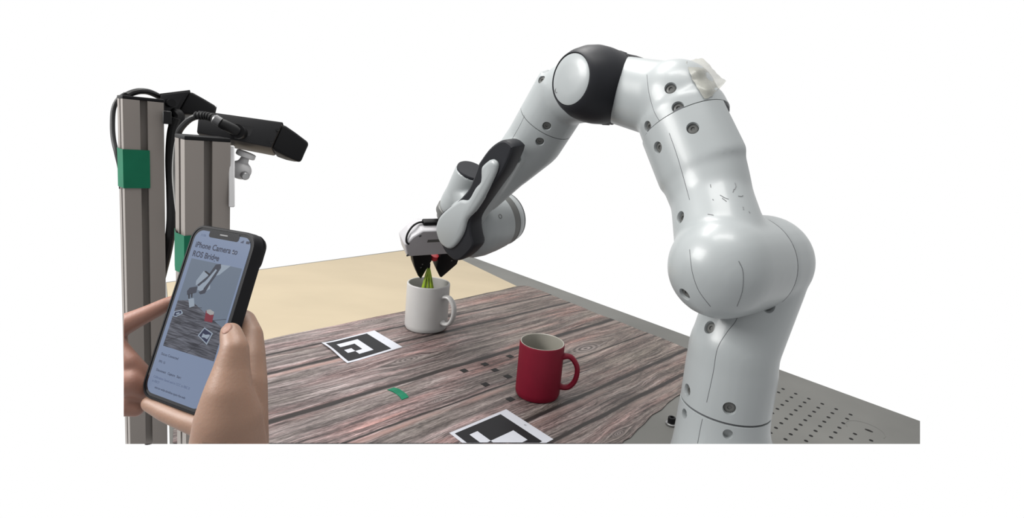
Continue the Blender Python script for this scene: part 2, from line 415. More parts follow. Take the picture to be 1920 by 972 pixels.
# ------------------------------------------------------------------ printed markers
PAPER = mat('marker_paper', (0.27, 0.275, 0.30), 0.6, 0.2, var=0.02)
INK = mat('marker_ink', (0.006, 0.006, 0.007), 0.5, 0.15, var=0.05)
def marker(corners, name, label, grid, strip, digits, th, clip=False, curl=0.0):
    """corners of the black square on the ground: left, top, right, bottom; grid rows run from the left-top edge"""
    P0, P1, P2, P3 = corners
    def bil(u, v): return (P0*(1-u)+P1*u)*(1-v) + (P3*(1-u)+P2*u)*v          # u: left->top, v: top->right side
    Z = ZUP*(ZT-0.0002)
    root = empty(name, bil(0.5, 0.5)+Z, label, 'marker', 'printed square markers on the mat')
    fl = (ground(1700, 833)-ground(300, 833)).normalized(); fn = Vector((-fl.y, fl.x, 0)); fc = ground(1000, 833.0)
    def clipped(bm):
        g = bmesh.ops.bisect_plane(bm, geom=bm.verts[:]+bm.edges[:]+bm.faces[:], plane_co=fc, plane_no=-fn, clear_outer=True)
        es = [e for e in g['geom_cut'] if isinstance(e, bmesh.types.BMEdge)]
        if es: bmesh.ops.holes_fill(bm, edges=es, sides=0)
    def quad(u0_, u1_, v0_, v1_, z0, z1, nm, mt, par, nseg=8):
        bm = bmesh.new()
        RR = []
        for i in range(nseg+1):
            v = v0_+(v1_-v0_)*i/nseg
            def lift(u, v): return ZUP*(curl*max(0, 0.30-u)**2*8*(0.6+0.4*sin(v*5)))
            us = [u0_+(u1_-u0_)*k/10 for k in range(11)]
            RR.append([bil(u, v)+Z+ZUP*z0+lift(u, v) for u in us]+[bil(u, v)+Z+ZUP*z1+lift(u, v) for u in reversed(us)])
        rings(bm, RR)
        if clip: clipped(bm)
        if len(bm.faces) < 3: bm.free(); return None
        return finish(bm, nm, mt, par, smooth=False)
    # v runs left-corner -> bottom-corner, u runs left-corner -> top-corner
    paper = quad(-0.06, 1+strip, -0.07, 1.07, 0.0003, th, 'paper', PAPER, root)
    ink = quad(0, 1, 0, 1, th+0.00015, th+0.0004, 'black_square', INK, root)
    n = len(grid)
    for i in range(n):
        for j in range(n):
            if grid[j][i] == '1':
                u, v = (i+1)/(n+2), (j+1)/(n+2); d = 1/(n+2)
                quad(u, u+d*1.001, v, v+d*1.001, th+0.00045, th+0.0006, 'white_cell', PAPER, ink if ink else root, 2)
    # small print on the white strip
    u = 1+strip*0.5
    for k, ch in enumerate(digits):
        tx = bpy.data.curves.new('t', 'FONT'); tx.body = ch; tx.size = 0.0048; tx.align_x = 'CENTER'
        to = bpy.data.objects.new('t', tx); COL.objects.link(to)
        dg = bpy.context.evaluated_depsgraph_get(); me = bpy.data.meshes.new_from_object(to.evaluated_get(dg)); bpy.data.objects.remove(to)
        ux = (P3-P0).normalized(); uy = (P1-P0).normalized()
        c = bil(u, 0.5)+Z+ZUP*(th+0.0002)
        mm = Matrix(((ux.x, uy.x, 0, c.x), (ux.y, uy.y, 0, c.y), (0, 0, 1, c.z), (0, 0, 0, 1)))
        me.transform(mm); finish_me(me, 'printed_digit', mat('grey_print', (0.08, 0.08, 0.085), 0.6), root, smooth=False)
    return root
g_ = ground
M1 = [g_(610.6, 647.3), g_(687.7, 627.6), g_(733.5, 655.9), g_(653.3, 680.2)]
# rows from the left-top edge towards the bottom
marker(M1, 'fiducial_marker', 'complete black and white square marker beside the white mug', ['1110', '0010', '1010', '0110'], 0.24, '1', 0.0006, curl=0.004)
P0, P1, P2 = g_(852.8, 815.9), g_(938.4, 779.6), g_(1015.9, 830.5)
M2 = [P0, P1, P2, P0+P2-P1]
marker(M2, 'fiducial_marker', 'black and white square marker at the front edge below the red mug', ['1000', '1000', '0111', '0111'], 0.20, ['42'], 0.0006, clip=True)

# ------------------------------------------------------------------ black squares, green tape, bolt
SQ = mat('square_black', (0.004, 0.0035, 0.0035), 0.6, 0.2)
sqs = [((870, 697), 'small black square nearest the far left of the dotted pattern by the red mug'), ((909, 685), 'small black square, middle of the far row beside the red mug'),
       ((956, 670), 'small black square of the far row closest to the red mug rim'), ((928, 696), 'small black square in the centre of the dotted pattern'),
       ((952, 708), 'small black square touching the left side of the red mug'), ((910, 723), 'small black square below the centre, left of the red mug'),
       ((957, 751), 'lone small black square between the red mug and the front marker')]
for (px, lab) in sqs:
    c = ground(*px); bm = bmesh.new()
    box(bm, c+ZUP*ZT, E1, E2, ZUP, (-0.0065, -0.0065, 0.0001), (0.0065, 0.0065, 0.0005))
    tag(finish(bm, 'black_square_sticker', SQ, None, smooth=False), lab, 'sticker', 'black squares on the mat')
GREEN = mat('green_tape', (0.002, 0.078, 0.040), 0.5, 0.15, var=0.1)
bm = bmesh.new()
a, b = ground(732, 731), ground(760, 750); d = (b-a); nrm = Vector((-d.y, d.x, 0)).normalized()
pts = [a+d*t for t in (0, 0.25, 0.5, 0.75, 1)]
Rr = []
for i, q in enumerate(pts):
    h = 0.0006+0.0012*sin(i*1.4)**2; q = q+nrm*0.004*sin(i*0.8)
    Rr.append([q-nrm*0.007+ZUP*(ZT+0.0001), q+nrm*0.007+ZUP*(ZT+0.0001), q+nrm*0.007+ZUP*(ZT+h), q-nrm*0.007+ZUP*(ZT+h)])
rings(bm, Rr)
tag(finish(bm, 'green_tape_strip', GREEN, None, smooth=False), 'short strip of green tape stuck on the printed mat', 'tape')
bl = ground(1258, 797)
B = empty('socket_head_bolt', bl, 'steel socket head bolt standing on the table beside the robot base', 'bolt')
bm = bmesh.new(); lathe(bm, bl+ZUP*0.0004, ZUP, [(0, 0.009), (0.0015, 0.0095), (0.003, 0.0095), (0.004, 0.0085)], 24); finish(bm, 'washer', STEEL, B)
bm = bmesh.new(); lathe(bm, bl+ZUP*0.0042, ZUP, [(0, 0.0062), (0.005, 0.0064), (0.009, 0.0064), (0.0098, 0.0056), (0.0098, 0.0034), (0.006, 0.0032), (0.006, 1e-5)], 24); finish(bm, 'bolt_head', RUBBER, B)

# ------------------------------------------------------------------ mugs
def mug(name, label, base, R, H, hang, outer, inner, rimw=0.0035, hz=(0.2, 0.8), hout=0.03, hr=0.0065):
    base = Vector((base[0], base[1], ZT+0.0002)); root = empty(name, base, label, 'mug')
    bm = bmesh.new()
    lathe(bm, base, ZUP, [(0.0, 1e-5), (0.0, R*0.88), (0.0015, R*0.95), (0.006, R*0.995), (0.012, R), (H-0.003, R), (H-0.001, R-0.0004), (H-0.0004, R-0.001)], 64)
    # open the top: remove cap
    bm.faces.ensure_lookup_table()
    bmesh.ops.delete(bm, geom=[f for f in bm.faces if len(f.verts) > 10 and f.calc_center_median().z > base.z+H/2], context='FACES_ONLY')
    body = finish(bm, 'body', outer, root)
    bm = bmesh.new()
    lathe(bm, base, ZUP, [(H-0.0004, R-0.001), (H, R-0.0018), (H-0.0006, R-rimw), (H-0.004, R-rimw-0.0006), (0.012, R-rimw-0.001), (0.007, R*0.8), (0.006, 1e-5)], 64)
    bm.faces.ensure_lookup_table()
    bmesh.ops.delete(bm, geom=[f for f in bm.faces if len(f.verts) > 10 and f.calc_center_median().z > base.z+H*0.9], context='FACES_ONLY')
    finish(bm, 'inner_glaze', inner, root)
    d = Vector((cos(hang), sin(hang), 0)); side = d.cross(ZUP)
    z0, z1 = H*hz[0], H*hz[1]; zc = (z0+z1)/2
    pts = [base+d*(R-0.002)+ZUP*z1, base+d*(R+hout*0.45)+ZUP*(z1+0.001), base+d*(R+hout*0.85)+ZUP*(z1-0.010), base+d*(R+hout)+ZUP*(zc+0.006), base+d*(R+hout*0.92)+ZUP*(zc-0.012), base+d*(R+hout*0.62)+ZUP*(z0+0.004), base+d*(R+hout*0.25)+ZUP*z0, base+d*(R-0.002)+ZUP*(z0+0.001)]
    bm = bmesh.new(); P = catmull(pts, 6); n = len(P)
    rr = [hr*(1+0.35*max(0, 1-min(i, n-1-i)/4)) for i in range(n)]
    RR = []
    for i in range(n):
        t = (P[min(i+1, n-1)]-P[max(i-1, 0)]).normalized(); nn = side.cross(t)
        RR.append([P[i]+(side*cos(2*pi*j/14)*1.15+nn*sin(2*pi*j/14)*0.8)*rr[i] for j in range(14)])
    rings(bm, RR); finish(bm, 'handle', outer, root)
    return root
WMUG = mat('mug_white', (0.262, 0.257, 0.252), 0.35, 0.3, var=0.02)
WIN = mat('mug_white_inside', (0.20, 0.196, 0.186), 0.35, 0.3, var=0.02)
RMUG = mat('mug_red', (0.10, 0.002, 0.0105), 0.55, 0.15, var=0.06)
CREAM = mat('mug_cream_inside', (0.20, 0.192, 0.165), 0.35, 0.3, var=0.02)
mug('white_mug', 'white ceramic mug under the gripper holding green strands', (-0.201, 1.163), 0.0495, 0.108, -0.55, WMUG, WIN, 0.004, (0.2, 0.78), 0.031, 0.0062)
mug('red_mug', 'matte red mug with a cream inside on the printed mat', (0.0578, 0.886), 0.0405, 0.100, -0.15, RMUG, CREAM, 0.003, (0.2, 0.78), 0.027, 0.0058)

# ------------------------------------------------------------------ robot arm
def DH(a, d, al, th):
    ca, sa, ct, st = cos(al), sin(al), cos(th), sin(th)
    return Matrix(((ct, -st, 0, a), (st*ca, ct*ca, -sa, -d*sa), (st*sa, ct*sa, ca, d*ca), (0, 0, 0, 1)))
Q = [2.24856, 0.616235, 0.019808, -1.891108, -0.274704, 3.043084, 0.78]
h_ = pi/2
BASE = Vector((0.27538, 0.61009, 0))
M = Matrix.Translation(BASE); F = [M]
for (a, d, al), q in zip([(0, .333, 0), (0, 0, -h_), (0, .316, h_), (.0825, 0, h_), (-.0825, .384, -h_), (0, 0, h_), (.088, 0, h_)], Q):
    M = M @ DH(a, d, al, q); F.append(M)
F.append(F[7] @ DH(0, .107, 0, -pi/4))
def L(k, x, y, z): return F[k] @ Vector((x, y, z))
def ax(k, i): return Vector((F[k][0][i], F[k][1][i], F[k][2][i]))
BOT = empty('robot_arm', BASE, 'white seven-joint robot arm with charcoal elbow covers, bent over the table', 'robot')
def link_part(name, prims, screws=(), voxel=0.003, smooth=14, cuts=(), mt=ROBOT, rr=0.0082):
    me = blob(prims, voxel, smooth)
    t = bvh(me); spots = []
    for s_ in screws:
        hh = hit(t, *s_)
        if hh: spots.append(hh)
    me = drill(me, spots, rr)
    for co, no in cuts: me = cut(me, co, no)
    o = finish_me(me, name, mt, BOT, True, 40)
    for c, n in spots:
        bm = bmesh.new(); lathe(bm, c-n*0.0059, n, [(0, rr*0.76), (0.0022, rr*0.76), (0.0026, rr*0.66), (0.0026, rr*0.34), (0.0012, rr*0.3), (0.0012, 1e-5)], 14)
        finish(bm, 'screw', RING, o)
    return o, t
def seam_line(tree, pts, par, r=0.0003, name='seam'):
    out = []
    P2 = [Vector((x, y, 0)) for x, y in pts]; P2 = catmull(P2, 8)
    for q in P2:
        hh = hit(tree, q.x, q.y)
        if hh: out.append(hh[0]+hh[1]*0.00005)
    if len(out) > 3:
        bm = bmesh.new(); tube(bm, out, r, 6); finish(bm, name, SEAM, par)
def joint_ring(c, axis, r, th, par, name='joint_seam', mt=None):
    bm = bmesh.new(); lathe(bm, c-axis*th/2, axis, [(0, r), (th, r)], 64); finish(bm, name, mt or SEAM, par)

# base
bk = -ax(1, 0)
bm = bmesh.new()
RR = []
for z, r, s_ in [(0.1508, 0.0532, 0), (0.1502, 0.0538, 0), (0.135, 0.0545, 0), (0.12, 0.0565, 0.002), (0.105, 0.061, 0.007), (0.09, 0.068, 0.014), (0.08, 0.073, 0.018), (0.065, 0.080, 0.021), (0.05, 0.088, 0.028), (0.03, 0.092, 0.033), (0.0, 0.094, 0.035)]:
    RR.append([BASE+ZUP*z+bk*s_+Vector((cos(2*pi*j/72), sin(2*pi*j/72), 0))*r for j in range(72)])
rings(bm, RR); bmesh.ops.recalc_face_normals(bm, faces=bm.faces)
bmesh.ops.triangulate(bm, faces=bm.faces)
me = bpy.data.meshes.new('base'); bm.to_mesh(me); bm.free()
t0 = bvh(me); spots = [s_ for s_ in (hit(t0, 1283, 776), hit(t0, 1365, 815)) if s_]
me = drill(me, spots); me = cut(me, LOWC, LOWN)
base = finish_me(me, 'base', ROBOT, BOT, True, 40)
seam_line(t0, [(1317, 786), (1313, 805), (1308, 832)], base)
joint_ring(L(1, 0, 0, -.1809), ZUP, 0.0516, 0.006, BOT)

# shoulder
shoulder, t1 = link_part('shoulder', [('cyl', L(1, 0, 0, -.23), .0540, L(1, 0, 0, -.128), .0540), ('cap', L(1, 0, 0, -.135), .0535, L(1, 0, 0.002, -.108), .0525), ('cap', L(1, 0, -.002, -.10), .052, L(1, 0, -.034, -.02), .054), ('cap', L(1, 0, -.01, -.0), .0575, L(1, 0, -.036, 0), .058)],
    [(1330, 614), (1288, 732), (1368, 767), (1453, 436), (1442, 574)], cuts=[(L(1, 0, 0, -.1795), -ZUP)])
seam_line(t1, [(1384, 592), (1378, 605), (1362, 625), (1345, 655), (1337, 700), (1325, 755)], shoulder)

# upper arm, lower half
upper, t2 = link_part('upper_arm', [('cap', L(2, 0, 0, .0), .0585, L(2, 0, 0, .060), .0585), ('cyl', L(2, 0, -.235, 0), .0595, L(2, 0, -.122, 0.003), .0600), ('cap', L(2, 0, -.138, .002), .0575, L(2, 0, -.085, .018), .0485), ('cap', L(2, 0, -.085, .018), .0485, L(2, 0, -.02, .042), .053)],
    [(1299, 240), (1233, 277), (1275, 408), (1283, 553)], cuts=[(L(2, 0, -.1936, 0), -ax(2, 1)), (L(2, 0, 0, .0008), -ax(2, 2))], smooth=22)
seam_line(t2, [(1255, 250), (1272, 300), (1293, 375)], upper)
seam_line(t2, [(1293, 468), (1298, 510), (1310, 545), (1332, 575)], upper)
seam_line(t2, [(1385, 490), (1393, 510), (1392, 545), (1382, 575)], upper)
joint_ring(L(3, 0, 0, -.1212), ax(3, 2), .0568, .006, BOT)
joint_ring(L(2, 0, 0, .0), ax(2, 2), .0580, .0014, BOT)

# upper arm, upper half with the elbow neck
elbow, t3 = link_part('elbow_link', [('cyl', L(3, 0, 0, -.16), .0595, L(3, 0, 0, -.100), .0585), ('cap', L(3, 0, 0, -.11), .0550, L(3, -.001, 0, -.081), .0545), ('cap', L(3, .012, 0, -.072), .052, L(3, .0825, 0, 0), .049), ('cap', L(4, 0, 0, -.005), .0505, L(4, 0, 0, .06), .050)],
    [(1257, 165), (1271, 201), (1214, 238)], cuts=[(L(3, 0, 0, -.1206), -ax(3, 2))], smooth=22)
seam_line(t3, [(1213, 140), (1217, 175), (1227, 210), (1240, 232)], elbow)

# elbow covers
zc = ax(4, 2)
def elbow_cap(sgn, name):
    A_ = -zc if sgn < 0 else zc
    O = F[4].translation + (UP*0.003 if sgn > 0 else Vector())
    bm = bmesh.new(); kk = 0.93 if sgn > 0 else 1.0
    lathe(bm, O, A_, [(h0_, r0_*kk) for h0_, r0_ in [(-0.010, .046), (-0.008, .0525), (0.002, .0545), (0.012, .0550), (0.0125, .0535), (0.0145, .0535), (0.015, .0550), (0.030, .0560), (0.046, .0555), (0.062, .0520), (0.078, .0450), (0.087, .0390), (0.088, .0372), (0.086, .036)]], 72)
    o = finish(bm, name, DARK, BOT, True, 35)
    bm = bmesh.new()
    lathe(bm, O, A_, [(0.085, .0358), (0.0875, .0356), (0.0895, .032), (0.0915, .020), (0.0922, 1e-5)], 64)
    d = finish(bm, 'cover_disc', ROBOT, o, True, 50, label='white disc in the charcoal cover')
    if sgn < 0:
        c = on_plane(1044, 170, O+A_*.0893, A_); bm = bmesh.new(); lathe(bm, c-A_*.002, A_, [(0, .0036), (.0028, .0036), (.0028, .0026), (.001, .0024), (.001, 1e-5)], 16); finish(bm, 'screw', RING, o)
    x, y, n = frame_of(A_)
    for k in range(20):
        a = 2*pi*k/20; dirv = x*cos(a)+y*sin(a); tg = n.cross(dirv)
        bm = bmesh.new(); box(bm, O+n*0.004+dirv*0.0544*kk, tg, n, dirv, (-0.006, -0.0018, -0.001), (0.006, 0.0018, 0.0006)); finish(bm, 'vent_slot', RUBBER, o, smooth=False)
    return o
cap1 = elbow_cap(-1, 'elbow_cover'); cap2 = elbow_cap(1, 'elbow_cover')

# forearm, upper half
fore, t4 = link_part('forearm', [('cap', L(4, 0, 0, -.01), .050, L(4, 0, 0, .02), .050), ('cap', L(4, -.01, 0, 0), .051, L(4, -.07, .06, 0), .0505), ('cyl', L(4, -.0825, .055, 0), .0505, L(4, -.0825, .16, 0), .0505)],
    [(1025, 237), (1014, 148), (970, 221)], cuts=[(L(4, -.0825, .1243, 0), ax(4, 1))])
joint_ring(L(5, 0, 0, -.2592), ax(5, 2), .0485, .006, BOT)
# forearm, lower half tapering to the wrist
lower, t5 = link_part('lower_forearm', [('cyl', L(5, 0, 0, -.295), .0505, L(5, 0, 0, -.215), .0502), ('cap', L(5, 0, 0, -.215), .050, L(5, -.004, .02, -.155), .041), ('cap', L(5, -.004, .02, -.155), .040, L(5, 0.004, .052, -.09), .026), ('cap', L(5, 0.004, .06, -.19), .026, L(5, 0.004, .066, -.02), .024)],
    [(1012, 266), (972, 300)], cuts=[(L(5, 0, 0, -.2584), -ax(5, 2))])
seam_line(t5, [(984, 216), (975, 235), (962, 258), (950, 280)], lower)

# dark side shell with its white inlay: outlines in the forearm's own x-z plane (mm), on the face y = 0.1
dark = [(-17, -163), (-13, -196), (-4, -221), (8, -234), (24, -236), (28, -232), (31, -218), (33, -185), (30, -151), (28, -119), (26, -82), (29, -59), (42, -43), (56, -32), (57, -14), (50, 17), (40, 31), (24, 37), (5, 36), (-20, 25), (-30, 17), (-36, 0), (-38, -17), (-29, -44), (-19, -68), (-14, -87), (-10, -111), (-13, -140)]
def z3(Lp): return [(720+x*.5143, 60+y*.5143) for x, y in Lp]
inlay_px = z3([(385, 468), (400, 465), (415, 480), (412, 505), (395, 545), (360, 610), (330, 655), (305, 685), (295, 720), (285, 745), (265, 775), (245, 790), (225, 785), (205, 765), (193, 730), (193, 705), (205, 675), (235, 645), (270, 620), (285, 613), (310, 612), (335, 570), (355, 545), (357, 500), (365, 485)])
def f5(x, y, z): return L(5, x, y, z)
bm = bmesh.new()
cs = catmull([Vector((x, 0, z)) for x, z in dark+dark[:1]], 3)[:-1]
ccx = sum(c.x for c in cs)/len(cs)
def shell(y, grow):
    out = []
    n = len(cs)
    for i, c in enumerate(cs):
        t = (cs[(i+1) % n]-cs[i-1]); nn = Vector((t.z, 0, -t.x)).normalized()
        out.append(f5((c.x+nn.x*grow)/1000, y, (c.z+nn.z*grow)/1000))
    return out
dark2 = 0
rings(bm, [shell(.066, -6), shell(.069, -1.5), shell(.074, 0), shell(.094, 0), shell(.099, -1.2), shell(.101, -4)])
side = finish(bm, 'side_shell', DARK, lower, True, 30)
bm = bmesh.new()
N5 = ax(5, 1)
ip = [on_plane(x, y, L(5, 0, .1035, 0), N5) for x, y in inlay_px]
ip = catmull(ip+[ip[0]], 3)[:-1]
ce = sum(ip, Vector())/len(ip)
def ins(k, dy): 
    out = []; n = len(ip)
    for i, c in enumerate(ip):
        t = (ip[(i+1) % n]-ip[i-1]).normalized(); nn = t.cross(N5)
        out.append(c+nn*k+N5*dy)
    return out
sg = 1 if (ip[0]+(ip[1]-ip[-1]).normalized().cross(N5)*0.01-ce).length < (ip[0]-ce).length else -1
rings(bm, [ins(0, -.006), ins(0, 0), ins(.0012*sg, .0018), ins(.003*sg, .003), ins(.006*sg, .0042)])
finish(bm, 'white_inlay', ROBOT, side, True, 60, label='white inlay in the dark side shell')

# wrist housing along joint six
z6 = ax(6, 2); O6 = F[6].translation
bm = bmesh.new()
lathe(bm, O6, z6, [(-.060, .050), (-.050, .058), (-.03, .0605), (0.0, .0600), (.026, .0580), (.0262, .0580)], 72)
wrist = finish(bm, 'wrist_housing', ROBOT, BOT, True, 40)
bm = bmesh.new(); lathe(bm, O6, z6, [(.0262, .0572), (.0460, .0556)], 72); finish(bm, 'grey_band', RING, wrist)
bm = bmesh.new(); lathe(bm, O6, z6, [(.046, .0562), (.052, .0552), (.064, .0525), (.0645, .052)], 72); finish(bm, 'end_ring', ROBOT, wrist)
bm = bmesh.new(); lathe(bm, O6, z6, [(.0645, .0527), (.0665, .0522), (.069, .048), (.070, 1e-5)], 72); finish(bm, 'end_cap', DARK, wrist)
tw = BVHTree.FromPolygons([v.co+WL[wrist.name] for v in wrist.data.vertices], [list(q.vertices) for q in wrist.data.polygons]); hh = hit(tw, 938, 406)
if hh:
    bm = bmesh.new(); lathe(bm, hh[0]-hh[1]*.002, hh[1], [(0, .0046), (.0024, .0046), (.0024, .0034), (.0008, .003), (.0008, 1e-5)], 16); finish(bm, 'screw', RING, wrist)
# hand-side housing along joint seven
z7 = ax(7, 2); O7 = F[7].translation + RT*0.008
w7, t7 = link_part('flange_housing', [('cyl', O7-z7*.066, .0335, O7+z7*.03, .036), ('cap', O7-z7*.02, .034, O6, .040), ('cap', O7+z7*.00, .036, O7+z7*.02, .038)], (), voxel=0.0025, smooth=10)
bm = bmesh.new(); lathe(bm, O7, z7, [(-.0700, .0300), (-.0685, .0315), (-.064, .0320)], 48); finish(bm, 'housing_cap', DARK, w7)
bm = bmesh.new(); lathe(bm, O7, z7, [(.030, .030), (.034, .039), (.046, .040), (.050, .036), (.060, .034)], 60); finish(bm, 'flange_ring', RING, w7)

# gripper
HZ = ax(8, 2); HY = Vector((-HZ.y, HZ.x, 0)).normalized(); HY = HY if HY.x > 0 else -HY; HX = HY.cross(HZ)
HO = F[8].translation
def hp(x, y, z): return HO+HX*x+HY*y+HZ*z
def gx(px, py, x=-.03): return on_plane(px, py, HO+HX*x, HX)
bm = bmesh.new()
outl = [(-.083, .031), (-.098, -.002), (-.087, -.024), (-.070, -.040), (.060, -.040), (.085, -.022), (.099, -.004), (.078, .031)]
def hring(x, k, dz=0): return [hp(x, (y+.006)*k-.006, z*k+dz) for y, z in outl]
rings(bm, [hring(-.030, 0.96), hring(-.0275, 0.99), hring(-.022, 1.0), hring(.006, 1.0), hring(.010, .99), hring(.012, .96)])
bevel(bm, 0.004, 3, 20)
grip = finish(bm, 'gripper_body', HANDW, BOT, True, 40)
bm = bmesh.new()
o_ = gx(795, 455); box(bm, hp(-.0302, -.030, -.012), HY, HZ, HX, (-.020, -.0035, -.0004), (.05, .0035, .001)); finish(bm, 'gripper_slot', RING, grip, smooth=False)
for (y, z) in [(-.072, -.028), (-.084, .026)]:
    bm = bmesh.new(); lathe(bm, hp(-.0304, y, z), -HX, [(0, .0028), (.0008, .0028), (.0008, 1e-5)], 14); finish(bm, 'gripper_screw', SEAM, grip)
bm = bmesh.new()
box(bm, hp(-.006, -.036, -.0435), HY, HX, HZ, (-.026, -.007, -.005), (.03, .007, .004)); bevel(bm, .003, 2)
finish(bm, 'cable_plug', RUBBER, grip)
bm = bmesh.new(); tube(bm, catmull([hp(-.006, -.060, -.0445), hp(-.008, -.074, -.0435), hp(-.012, -.086, -.036), hp(-.018, -.094, -.022), hp(-.026, -.0955, -.010), hp(-.0305, -.090, -.006)], 6), .0022, 8); finish(bm, 'cable', RUBBER, grip)
bm = bmesh.new(); lathe(bm, gx(814, 481, 0)+HZ*-.006, HZ, [(0, .010), (.012, .010), (.014, .008)], 20); finish(bm, 'red_pad', mat('pad_red', (0.28, 0.006, 0.012), .5), grip)
FING = mat('finger_black', (0.0025, 0.0025, 0.003), 0.45, 0.12, var=0.15)
def finger(pxs, x0, x1, label):
    bm = bmesh.new(); P = [gx(px, py, x0) for px, py in pxs]
    prism(bm, P, HX*(x1-x0)); bevel(bm, .0018, 2, 15)
    return finish(bm, 'gripper_finger', FING, BOT, True, 30)
f1 = finger([(774, 481), (809, 479), (810, 489), (804, 499), (789.5, 524), (784, 518), (777, 500)], -.012, .012, '')
f2 = finger([(829, 472), (862, 482), (857, 496), (828, 521), (825, 520), (818, 504)], -.012, .012, '')
for fo, pp in ((f1, [(792, 496), (789, 502)]), (f2, [(847, 489)])):
    for q in pp:
        bm = bmesh.new(); c = gx(*q, -.0122); lathe(bm, c, -HX, [(0, .0018), (.0006, .0018), (.0006, 1e-5)], 10); finish(bm, 'finger_screw', STEEL, fo)

# clear plastic taped to the elbow
PLAS = mat('clear_film', (0.24, 0.24, 0.215), 0.3, 0.3, var=0.1, scale=60, alpha=0.5, bump=0.3, bscale=90)
def film(): 
    bm = bmesh.new(); grid = []
    rows = [((1287, 116), (1300, 112), (1318, 110)), ((1293, 135), (1310, 130), (1335, 128)), ((1300, 152), (1322, 148), (1352, 146)), ((1310, 168), (1332, 166), (1360, 153)), ((1320, 186), (1335, 180), (1346, 168))]
    for i, rw in enumerate(rows):
        line = []
        for j, (x, y) in enumerate(rw):
            hh = hit(t3, x, y)
            dpt = (hh[0]-EYE).dot(fw)-0.0015 if hh else None
            if dpt is None: dpt = 0.690+0.004*j
            line.append(at(x, y, dpt - 0.003*j*(i % 2)))
        grid.append(catmull(line, 4))
    cols = list(zip(*grid)); sm = [catmull(list(c), 4) for c in cols]
    V_ = [[bm.verts.new(q+Vector((random.uniform(-1, 1), random.uniform(-1, 1), random.uniform(-1, 1)))*0.0006) for q in c] for c in sm]
    for i in range(len(V_)-1):
        for j in range(len(V_[0])-1): bm.faces.new((V_[i][j], V_[i+1][j], V_[i+1][j+1], V_[i][j+1]))
    me = bpy.data.meshes.new('f'); bm.to_mesh(me); bm.free()
    me = apply_mods(me, [('SOLIDIFY', dict(thickness=0.0004))])
    o = finish_me(me, 'plastic_film', PLAS, None, True, 60)
    tag(o, 'crumpled clear plastic film taped to the top of the robot elbow', 'plastic film')
film()
# scuffs on the upper arm
SC = mat('scuff_dark', (0.05, 0.052, 0.055), .6)
for pts in [[(1378, 343), (1380, 350), (1377, 356)], [(1384, 368), (1390, 369), (1393, 367)], [(1393, 388), (1394, 394)], [(1404, 397), (1406, 400)], [(1332, 346), (1333, 352)], [(1336, 374), (1338, 376)], [(1376, 355), (1374, 361)], [(1350, 366), (1358, 371), (1366, 374)], [(1354, 372), (1362, 378)], [(1327, 402), (1338, 404)]]:
    out = [hh[0]+hh[1]*0.0001 for hh in (hit(t2, x, y) for x, y in pts) if hh]
    if len(out) > 1:
        bm = bmesh.new(); tube(bm, out, 0.0004, 5); finish(bm, 'scuff', SC, upper)

# ------------------------------------------------------------------ green strands held by the gripper
LIME = mat('lime_strand', (0.19, 0.27, 0.022), 0.45, 0.3, var=0.25, scale=120)
top_ = at(804, 499, (gx(804, 499, 0)-EYE).dot(fw)); mc = Vector((-0.201, 1.163, 0))
ST = empty('green_strand_bundle', top_, 'bundle of lime green strands hanging from the gripper into the white mug', 'strands')
bm = bmesh.new(); tube(bm, catmull([top_+ZUP*.006, top_, top_-ZUP*.008], 3), [.0035]*6+[.003], 10); finish(bm, 'dark_stem', RUBBER, ST)
for k in range(9):
    a = 2*pi*k/9; sp_ = 0.011 if k % 2 else 0.015
    dv = Vector((cos(a), sin(a), 0))*sp_
    end = Vector((top_.x, top_.y, 0))+dv*0.9+(mc-Vector((top_.x, top_.y, 0)))*0.3+ZUP*(0.062+0.004*(k % 3))
    mid = top_+dv*0.55-ZUP*0.03
    bm = bmesh.new(); tube(bm, catmull([top_-ZUP*.004+dv*.12, mid, end+ZUP*.02+dv*.1, end], 5), [.0018]*8+[.0022]*7+[.0012], 7); finish(bm, 'strand', LIME, ST)

# ------------------------------------------------------------------ aluminium posts, tapes, cables, cameras
ALU = mat('aluminium', (0.150, 0.135, 0.124), 0.45, 0.25, metal=0.15, var=0.06, scale=10, stretch=(1, 1, 0.1))
ALUS = mat('aluminium_slot', (0.05, 0.05, 0.054), 0.45, 0.3, metal=0.3)
def profile():
    s, o, i_, d1, d2 = 0.0225, 0.0042, 0.0085, 0.0035, 0.011
    q = [(-s, -s), (-o, -s), (-o, -s+d1), (-i_, -s+d1), (-i_, -s+d1+0.002), (-0.004, -s+d2), (0.004, -s+d2), (i_, -s+d1+0.002), (i_, -s+d1), (o, -s+d1), (o, -s)]
    out = []
    for k in range(4):
        c, sn = cos(k*pi/2), sin(k*pi/2)
        out += [(x*c-y*sn, x*sn+y*c) for x, y in q]
    return out
def post(corner, ztop, zbot, label, low):
    """corner = the corner between the face towards the robot (normal E1) and the left face"""
    c = Vector((corner.x, corner.y, 0))-E1*0.0225+E2*0.0225
    root = empty('aluminium_post', c+ZUP*zbot, label, 'post')
    bm = bmesh.new(); pr = profile()
    rings(bm, [[c+E1*x+E2*y+ZUP*z for x, y in pr] for z in (zbot, ztop)])
    me = bpy.data.meshes.new('p'); bmesh.ops.recalc_face_normals(bm, faces=bm.faces); bm.to_mesh(me); bm.free()
    if low: me = cut(me, LOWC, LOWN)
    finish_me(me, 'extrusion', ALU, root, False)
    bm = bmesh.new(); box(bm, c+ZUP*ztop, E1, E2, ZUP, (-.0228, -.0228, 0), (.0228, .0228, .0045)); bevel(bm, .0012, 2)
    finish(bm, 'end_cap', RUBBER, root)
    return root, c
p1, c1_ = post(Vector((-0.5331, 0.68315, 0)), 0.4588, -0.15, 'taller aluminium extrusion post at the far left with green tape near its top', True)
